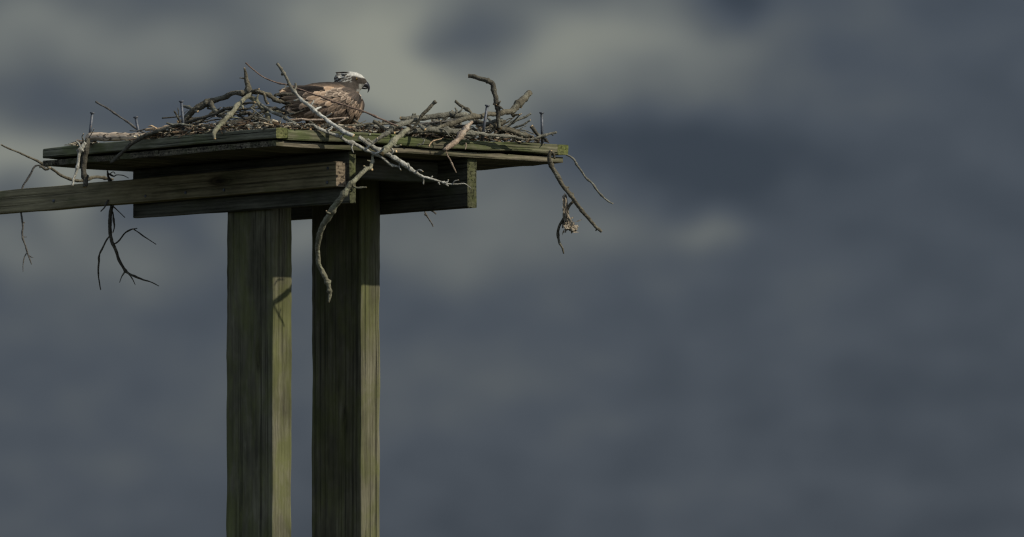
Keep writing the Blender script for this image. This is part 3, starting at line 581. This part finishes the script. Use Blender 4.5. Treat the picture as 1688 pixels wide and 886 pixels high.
def prof(x):
    for (a, b), (c, d) in zip(PROF, PROF[1:]):
        if a <= x <= c: return b + (d - b) * (x - a) / (c - a)
    return 240
tangle(25, 3, 300, 446, -22, 6, (.10, .32), 'thin twig tangled under the arched branches, left of the bird', 'twigs tangled left of the bird', ('dark', 'brown', 'grey', 'dark'))
tangle(34, 8, 640, 860, -12, 6, (.12, .34), 'thin twig tangled into the pile of sticks, right of the bird', 'twigs tangled right of the bird', ('grey', 'brown', 'dark', 'grey'))
tangle(7, 15, 520, 640, -3, 8, (.04, .2), 'thin twig lying on the deck edge in front of the bird', 'twigs along the front edge', ('brown', 'pale', 'tan'))
# tattered dead leaf clump caught on the hanging branch
def tatter():
    rnd = random.Random(5); o0 = P(931, 318, .69); bm = bmesh.new()
    core = [Vector((*(P(x, y, .69) - o0), r / S)) for x, y, r in ((931, 322, 1.2), (931, 334, 2.0), (931, 346, 2.8), (933, 358, 3.6), (936, 367, 5.0), (940, 374, 6.2), (947, 376, 5), (952, 373, 2.5))]
    tube(bm, core, 77, .42, 12, 4, 5, .8, .8, 0)
    for k in range(60):
        t = rnd.random() ** .7
        x0 = 930 + rnd.uniform(-2, 3); y0 = 320 + 36 * rnd.random()
        x1 = 931 + t * rnd.uniform(-5, 20); y1 = 350 + 32 * t + rnd.uniform(-8, 4)
        if y1 < y0 + 6: y1 = y0 + 8
        w = rnd.uniform(.4, 1.6); yy = .69 + rnd.uniform(-.022, .022); prev = None
        for s_ in range(6):
            f = s_ / 5; x = x0 + (x1 - x0) * f ** 1.5 + rnd.uniform(-1.2, 1.2); y = y0 + (y1 - y0) * f + rnd.uniform(-.8, .8)
            ww = w * (1 - .6 * abs(f - .6))
            a = P(x - ww, y, yy + rnd.uniform(-.006, .006)) - o0; b = P(x + ww, y + rnd.uniform(-1, 1), yy + rnd.uniform(-.006, .006)) - o0
            cur = (bm.verts.new(a), bm.verts.new(b))
            if prev: bm.faces.new((prev[0], prev[1], cur[1], cur[0]))
            prev = cur
    for k in range(44):
        c = P(939 + rnd.gauss(0, 6), 374 + rnd.gauss(0, 4.5), .69 + rnd.gauss(0, .012)) - o0
        u = Vector((rnd.gauss(0, 1), rnd.gauss(0, 1), rnd.gauss(0, .6))).normalized() * rnd.uniform(.006, .016); v = u.orthogonal().normalized() * rnd.uniform(.003, .009)
        vs = [bm.verts.new(c + q) for q in (-u, v * .8, u + v * .3, -v)]
        bm.faces.new(vs)
    me = from_bm(bm, 'leaf_clump'); o = link('leaf_clump', me, [MAT['tatter']], None, o0)
    tag(o, 'tattered dry tan leaf clump caught on the hanging forked branch', 'dead leaves')
MAT['tatter'] = bark('dry_leaf', (.10, .082, .058), (.25, .21, .155), (.38, .335, .26))
tatter()

# ------------------------------------------------------------------ nest litter (uncountable bits)
def colattr(me, cols):
    a = me.color_attributes.new('Col', 'FLOAT_COLOR', 'POINT')
    for i, c in enumerate(cols): a.data[i].color = (*c, 1)
def litter():
    rnd = random.Random(11); bm = bmesh.new(); cols = []
    pal = [(.10, .08, .055), (.09, .085, .065), (.30, .26, .19), (.20, .185, .145), (.05, .042, .03), (.10, .07, .045), (.20, .15, .09), (.30, .24, .16), (.15, .10, .06), (.20, .13, .08), (.13, .125, .10), (.38, .33, .24), (.07, .055, .04), (.26, .25, .2)]
    n = 0
    while n < 2600:
        px = rnd.uniform(225, 890) if rnd.random() < .93 else rnd.uniform(122, 160)
        Y = edgeY(px) + .02 + .62 * rnd.random() ** 1.6
        if Y > 1.35: continue
        u = ((px - 455) / S) * dU.x + Y * dU.y; v = -((px - 455) / S) * dU.y + Y * dU.x
        if u < .012 or v < .012 or u > LU - .02 or v > LV - .02: continue
        top = 210 + 38.5 * Y; hi = prof(px) + 1.5 + 7 * noise.noise(Vector((px / 16, Y * 6, 0)))
        if hi > top - 1: hi = top - 2
        py = top - (top - hi) * rnd.random() ** .8
        p = P(px, py, Y); c = Vector(rnd.choice(pal)) * rnd.uniform(.6, 1.3)
        yaw = rnd.uniform(0, math.pi * 2); d = Vector((math.cos(yaw), math.sin(yaw), rnd.gauss(0, .22))).normalized()
        v0 = len(bm.verts)
        if rnd.random() < .42:
            L = rnd.uniform(.008, .040) ; r = rnd.choice((.0008, .0012, .0018, .0026, .0038))
            q = [p - d * L, p + Vector((0, 0, rnd.gauss(0, .002))), p + d * L]
            t = d.orthogonal().normalized(); b = d.cross(t); rings = []
            for k, w in enumerate(q):
                rings.append([bm.verts.new(w + (t * math.cos(a) + b * math.sin(a)) * r * (1, 1, .7)[k]) for a in (0, 1.257, 2.513, 3.77, 5.027)])
            for k in range(2):
                for j in range(5): bm.faces.new((rings[k][j], rings[k][(j + 1) % 5], rings[k + 1][(j + 1) % 5], rings[k + 1][j]))
            bm.faces.new(rings[0][::-1]); bm.faces.new(rings[-1])
        else:
            L = rnd.uniform(.005, .018); w_ = L * rnd.uniform(.35, .8)
            nrm = Vector((rnd.gauss(0, .6), rnd.gauss(0, .6), 1)).normalized(); s_ = d.cross(nrm).normalized()
            A = [bm.verts.new(p + x) for x in (-d * L, -s_ * w_ + nrm * .003, d * L + nrm * rnd.uniform(-.004, .006), s_ * w_ + nrm * .003, nrm * -.002)]
            for k in range(4): bm.faces.new((A[k], A[(k + 1) % 4], A[4]))
        cols += [tuple(c)] * (len(bm.verts) - v0); n += 1
    me = bpy.data.meshes.new('nest_litter'); bm.to_mesh(me); bm.free(); colattr(me, cols)
    o = link('nest_litter', me, MAT['litter'])
    tag(o, 'bed of bark chips, dry leaves and fine twigs under the sticks', 'nest litter', None, 'stuff')
litter()

# ------------------------------------------------------------------ the osprey
BY = .62
def bird():
    rnd = random.Random(21)
    root = bpy.data.objects.new('osprey', None); COL.objects.link(root); org = P(545, 208, BY); root.location = org; root.rotation_euler.z = R(18); root.scale = (1.05, 1.03, 1.045)
    tag(root, 'brown and white osprey sitting on the nest, facing right with a hooked dark beak', 'bird')
    def L(px, py, y): return Vector(((px - 545) / S, y / S, -(py - 208) / S))     # y in pixels, negative = towards the camera
    ST = [(478, 160, 186, 8), (488, 150, 194, 16), (500, 144, 200, 23), (514, 140, 205, 29), (528, 138, 208, 33), (542, 137, 209, 35), (556, 138, 209, 35), (568, 141, 207, 34), (578, 146, 203, 31), (587, 153, 197, 26), (593, 160, 190, 20), (597, 167, 182, 13), (599, 172, 177, 6)]
    def st(px):
        if px <= ST[0][0]: return ST[0][1:]
        for a, b in zip(ST, ST[1:]):
            if a[0] <= px <= b[0]:
                t = (px - a[0]) / (b[0] - a[0]); return tuple(a[k] + (b[k] - a[k]) * t for k in (1, 2, 3))
        return ST[-1][1:]
    def surf(px, py):
        t, b, w = st(px); c = (t + b) / 2; h = (b - t) / 2
        k = max(0.0, 1 - ((py - c) / h) ** 2)
        return -w * math.sqrt(k)
    bm = bmesh.new()
    rings = []
    for (x, t, b, w) in ST:
        c = (t + b) / 2; h = (b - t) / 2
        rings.append([bm.verts.new(L(x, c - h * math.sin(a), w * math.cos(a))) for a in [2 * math.pi * i / 28 for i in range(28)]])
    for A, B in zip(rings, rings[1:]):
        for j in range(28): bm.faces.new((A[j], A[(j + 1) % 28], B[(j + 1) % 28], B[j]))
    bm.faces.new(rings[0][::-1]); bm.faces.new(rings[-1])
    for (x, y, r, sy) in ((570, 133, 12.2, .85), (577, 132, 12.5, .88), (584, 132.5, 12.5, .9), (590, 134, 11.5, .88), (595, 136, 9.5, .8), (599, 137.5, 7.2, .75), (562, 131, 9.2, .8), (557, 131.5, 6.5, .75),
                          (585, 140, 12, .85), (578, 142, 13, .95), (572, 147, 15, 1), (580, 150, 13, 1), (567, 152, 18, 1.1), (590, 144, 7.5, .8)):
        bmesh.ops.create_icosphere(bm, subdivisions=3, radius=r / S, matrix=Matrix.Translation(L(x, y, 0)) @ Matrix.Diagonal((1, sy, 1, 1)))
    bmesh.ops.recalc_face_normals(bm, faces=bm.faces)
    me0 = bpy.data.meshes.new('tmp'); bm.to_mesh(me0); bm.free()
    tmp = bpy.data.objects.new('tmp', me0); COL.objects.link(tmp)
    rm = tmp.modifiers.new('r', 'REMESH'); rm.mode = 'VOXEL'; rm.voxel_size = .0030
    sm = tmp.modifiers.new('s', 'SMOOTH'); sm.factor = .6; sm.iterations = 5
    dg = bpy.context.evaluated_depsgraph_get()
    me = bpy.data.meshes.new_from_object(tmp.evaluated_get(dg)); me.name = 'body'
    bpy.data.objects.remove(tmp); bpy.data.meshes.remove(me0)
    WH = Vector((.44, .43, .38)); DK = Vector((.022, .018, .014)); BR = Vector((.075, .055, .038)); MB = Vector((.19, .13, .085))
    cols = []
    def ss(a, b, x):
        t = min(1, max(0, (x - a) / (b - a))); return t * t * (3 - 2 * t)
    for v in me.vertices:
        x = 545 + v.co.x * S; y = 208 - v.co.z * S; yy = abs(v.co.y * S)
        nn = noise.noise(v.co * 260) * .6 + noise.noise(v.co * 90)
        wob = 1.6 * nn
        # body
        c = BR.lerp(MB, .5 + .5 * noise.noise(Vector((v.co.x * 70, v.co.y * 70, v.co.z * 120))))
        c = c.lerp(DK * 1.6, ss(146, 139, y)) if x < 572 else c
        c = c.lerp(Vector((.34, .24, .16)) * (.8 + .6 * noise.noise(Vector((v.co.x * 160, v.co.y * 90, v.co.z * 70)))), ss(574, 592, x) * ss(154, 162, y) * ss(207, 196, y))
        # head and neck
        if x > 552 and y < 154 - max(0, (570 - x)) * .9:
            h = DK * 1.5 + BR * .12
            brow = 126.3 + (x - 570) * .14 + wob * .5            # lower border of the white crown
            h = h.lerp(WH, ss(brow + 1.0, brow - 1.0, y))
            if x < 577:                                            # dark hind crown patch, pale nape streaks
                h = h.lerp(DK * 1.5, ss(577, 571, x) * ss(124.3, 122.6, y))
                st_ = math.sin((y + (x - 560) * .35) * 1.55 + wob)
                h = h.lerp(WH * .75, ss(580, 574, x) * ss(123, 125, y) * ss(138.5, 136, y) * ss(-.2, .5, st_))
            thr = ss(588, 592, x + wob * .5) * ss(138.8, 141, y + wob * .4)
            h = h.lerp(WH * .62, thr)
            h = h.lerp(WH * .5, ss(584, 588, x + (y - 148) * .4) * ss(147, 150, y) * .9)
            c = c.lerp(h, ss(154, 151, y + max(0, (570 - x)) * .9))
        cols.append(tuple(c * (1 + .25 * nn)))
    colattr(me, cols)
    for p in me.polygons: p.use_smooth = True
    body = link('body', me, MAT['plume'], root)
    # beak
    bm = bmesh.new()
    def V(x, y, z, r): return Vector((*L(x, y, z), r / S))
    tube(bm, [V(598, 138.5, 0, 6.2), V(602, 138.5, 0, 6.0), V(605.5, 140.5, 0, 5.0), V(608, 144, 0, 3.4), V(608.6, 148, 0, 2.0), V(607.4, 151.5, 0, 1), V(606.4, 153.2, 0, .3)], 3, .01, 12, 0, 4, .1, .7, 0)
    tube(bm, [V(596, 144, 0, 3.4), V(600, 145, 0, 3.0), V(604, 146, 0, 2), V(606, 146.6, 0, .8)], 4, .01, 10, 0, 3, .1, .8, 0)
    link('beak', from_bm(bm, 'beak'), MAT['beak'], root)
    for sg in (-1, 1):
        bm = bmesh.new(); bmesh.ops.create_uvsphere(bm, u_segments=16, v_segments=10, radius=2.0 / S)
        ey = link('eye', from_bm(bm, 'eye'), MAT['iris'], root, L(585.5, 132.3, sg * 10.2))
        bm = bmesh.new(); bmesh.ops.create_uvsphere(bm, u_segments=12, v_segments=8, radius=1.5 / S)
        link('pupil', from_bm(bm, 'pupil'), MAT['pupil'], ey, Vector((.0004, sg * .0016, 0)))
    # feathers
    def feather(bm, cols, a, b, wpx, lift0, lift1, col, edge, side, sf=None, tipround=.75, curl=0):
        """from pixel a to pixel b; lift = pixels outwards from the body surface"""
        d = Vector((b[0] - a[0], b[1] - a[1])); n_ = Vector((-d.y, d.x)).normalized(); rows = 7; prev = None
        for i in range(rows + 1):
            t = i / rows; c = Vector(a) + d * t
            ww = wpx * (min(1, .45 + t * 1.6) if t < tipround else math.sqrt(max(0, 1 - ((t - tipround) / (1 - tipround)) ** 2)))
            ww = max(ww, .12); row = []
            for k, s_ in enumerate((-1, -.55, 0, .55, 1)):
                q = c + n_ * s_ * ww
                base_y = (surf(*q) if sf is None else sf(*q)) - (lift0 + (lift1 - lift0) * t) - (1 - s_ * s_) * .7
                row.append(bm.verts.new(L(q.x, q.y, side * base_y * -1 * -1 if side > 0 else -base_y)))
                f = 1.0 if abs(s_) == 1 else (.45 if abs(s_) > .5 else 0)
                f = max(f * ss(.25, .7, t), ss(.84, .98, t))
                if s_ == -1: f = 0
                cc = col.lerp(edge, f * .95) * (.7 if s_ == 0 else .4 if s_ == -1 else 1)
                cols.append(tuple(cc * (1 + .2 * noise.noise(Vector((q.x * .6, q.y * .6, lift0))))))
            if prev:
                for k in range(4): bm.faces.new((prev[k], prev[k + 1], row[k + 1], row[k]))
            prev = row
    for side in (1, -1):
        bm = bmesh.new(); cols = []; r2 = random.Random(33)
        # primaries and long inner feathers reaching back past the tail
        for i, (a, b, w) in enumerate((((540, 176), (474, 184), 4.5), ((540, 172), (470, 178), 4.5), ((536, 167), (465, 172), 4.5), ((530, 162), (458, 166), 4.5), ((528, 158), (453, 159), 4.2), ((526, 154), (461, 152), 4.2), ((524, 150), (470, 149), 4))):
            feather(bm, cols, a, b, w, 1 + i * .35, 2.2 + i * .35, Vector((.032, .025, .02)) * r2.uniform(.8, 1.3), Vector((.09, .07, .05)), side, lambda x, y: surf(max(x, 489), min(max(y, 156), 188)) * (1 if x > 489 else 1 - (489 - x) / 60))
        # scapulars / back cover
        for row, d in enumerate((96, 84, 73, 63, 54, 46, 38, 31, 24, 17, 11, 6)):
            nfe = int(5 + d * .10)
            for k in range(nfe + 1):
                ph = R(6 + 76 * (k + (.5 if row % 2 else 0)) / nfe + r2.uniform(-4, 4))
                a = (596 - d * math.cos(ph), 147 + d * .72 * math.sin(ph))
                t, bt, w = st(a[0])
                if a[1] > bt - 11 - max(0, (550 - a[0])) * .26 or a[1] < t + 2: continue
                dr = Vector((-math.cos(ph), .85 * math.sin(ph) + .02 + r2.uniform(-.09, .09))).normalized()
                ln = 12 + d * .27 + r2.uniform(-2, 4); b = (a[0] + dr.x * ln, a[1] + dr.y * ln)
                u_ = r2.random()
                if a[1] < t + 6: c = Vector((.055, .042, .032)) * r2.uniform(.7, 1.3); ed = c * 1.5
                elif a[0] > 545 and a[1] < 161: c = Vector((.17, .12, .085)) * r2.uniform(.5, 1.5); ed = Vector((.66, .52, .38)) * r2.uniform(.6, 1.1)
                elif a[0] < 552 and a[1] < 172: c = (Vector((.47, .315, .195)) if u_ < .55 else Vector((.34, .23, .15))) * r2.uniform(.75, 1.2); ed = Vector((.56, .42, .295)) * r2.uniform(.8, 1.15)
                else: c = Vector((.20, .14, .095)) * r2.uniform(.5, 1.3); ed = Vector((.52, .385, .27)) * r2.uniform(.6, 1.1)
                if u_ > .78: c *= .25; ed *= .6
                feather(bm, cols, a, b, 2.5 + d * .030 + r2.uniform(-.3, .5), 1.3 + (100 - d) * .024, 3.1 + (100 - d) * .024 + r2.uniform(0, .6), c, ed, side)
        for i in range(7):                                     # pale leading edge of the folded wing
            a = (576 + i * 2.4, 141.5 + i * 2.1 + (i > 3) * 1.2)
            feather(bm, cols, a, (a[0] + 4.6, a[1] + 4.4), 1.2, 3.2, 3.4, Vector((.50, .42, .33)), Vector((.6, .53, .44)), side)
        me = bpy.data.meshes.new('wing'); bm.to_mesh(me); bm.free(); colattr(me, cols)
        for p in me.polygons: p.use_smooth = True
        link('wing', me, MAT['feather'], root)
    # tail
    bm = bmesh.new(); cols = []
    for i in range(7):
        z = -12 + 4 * i
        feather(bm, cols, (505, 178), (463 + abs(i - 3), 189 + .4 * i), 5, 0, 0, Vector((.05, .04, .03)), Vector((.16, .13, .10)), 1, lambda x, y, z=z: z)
    me = bpy.data.meshes.new('tail'); bm.to_mesh(me); bm.free(); colattr(me, cols); link('tail', me, MAT['feather'], root)
    # crest: loose feathers on the nape
    bm = bmesh.new(); cols = []
    for i in range(48):
        y0 = rnd.uniform(121.5, 138); z = rnd.uniform(-9, 9) * (1 - abs(y0 - 130) / 16)
        dark = (y0 < 123.6 and rnd.random() < .8) or rnd.random() < .22
        c = DK * 1.6 if dark else WH * rnd.uniform(.55, .95)
        a = (565 + rnd.uniform(-2, 4), y0); b = (552.5 - rnd.uniform(-5, 1.5) + abs(y0 - 133) * .1, y0 + rnd.uniform(-.5, 3) + (y0 - 128) * .12)
        feather(bm, cols, a, b, rnd.uniform(.9, 1.5), 0, 0, c, c * .8, 1, lambda x, y, z=z: z - 8 * max(0, (x - 560) / 10))
    me = bpy.data.meshes.new('crest'); bm.to_mesh(me); bm.free(); colattr(me, cols); link('crest', me, MAT['feather'], root)
bird()
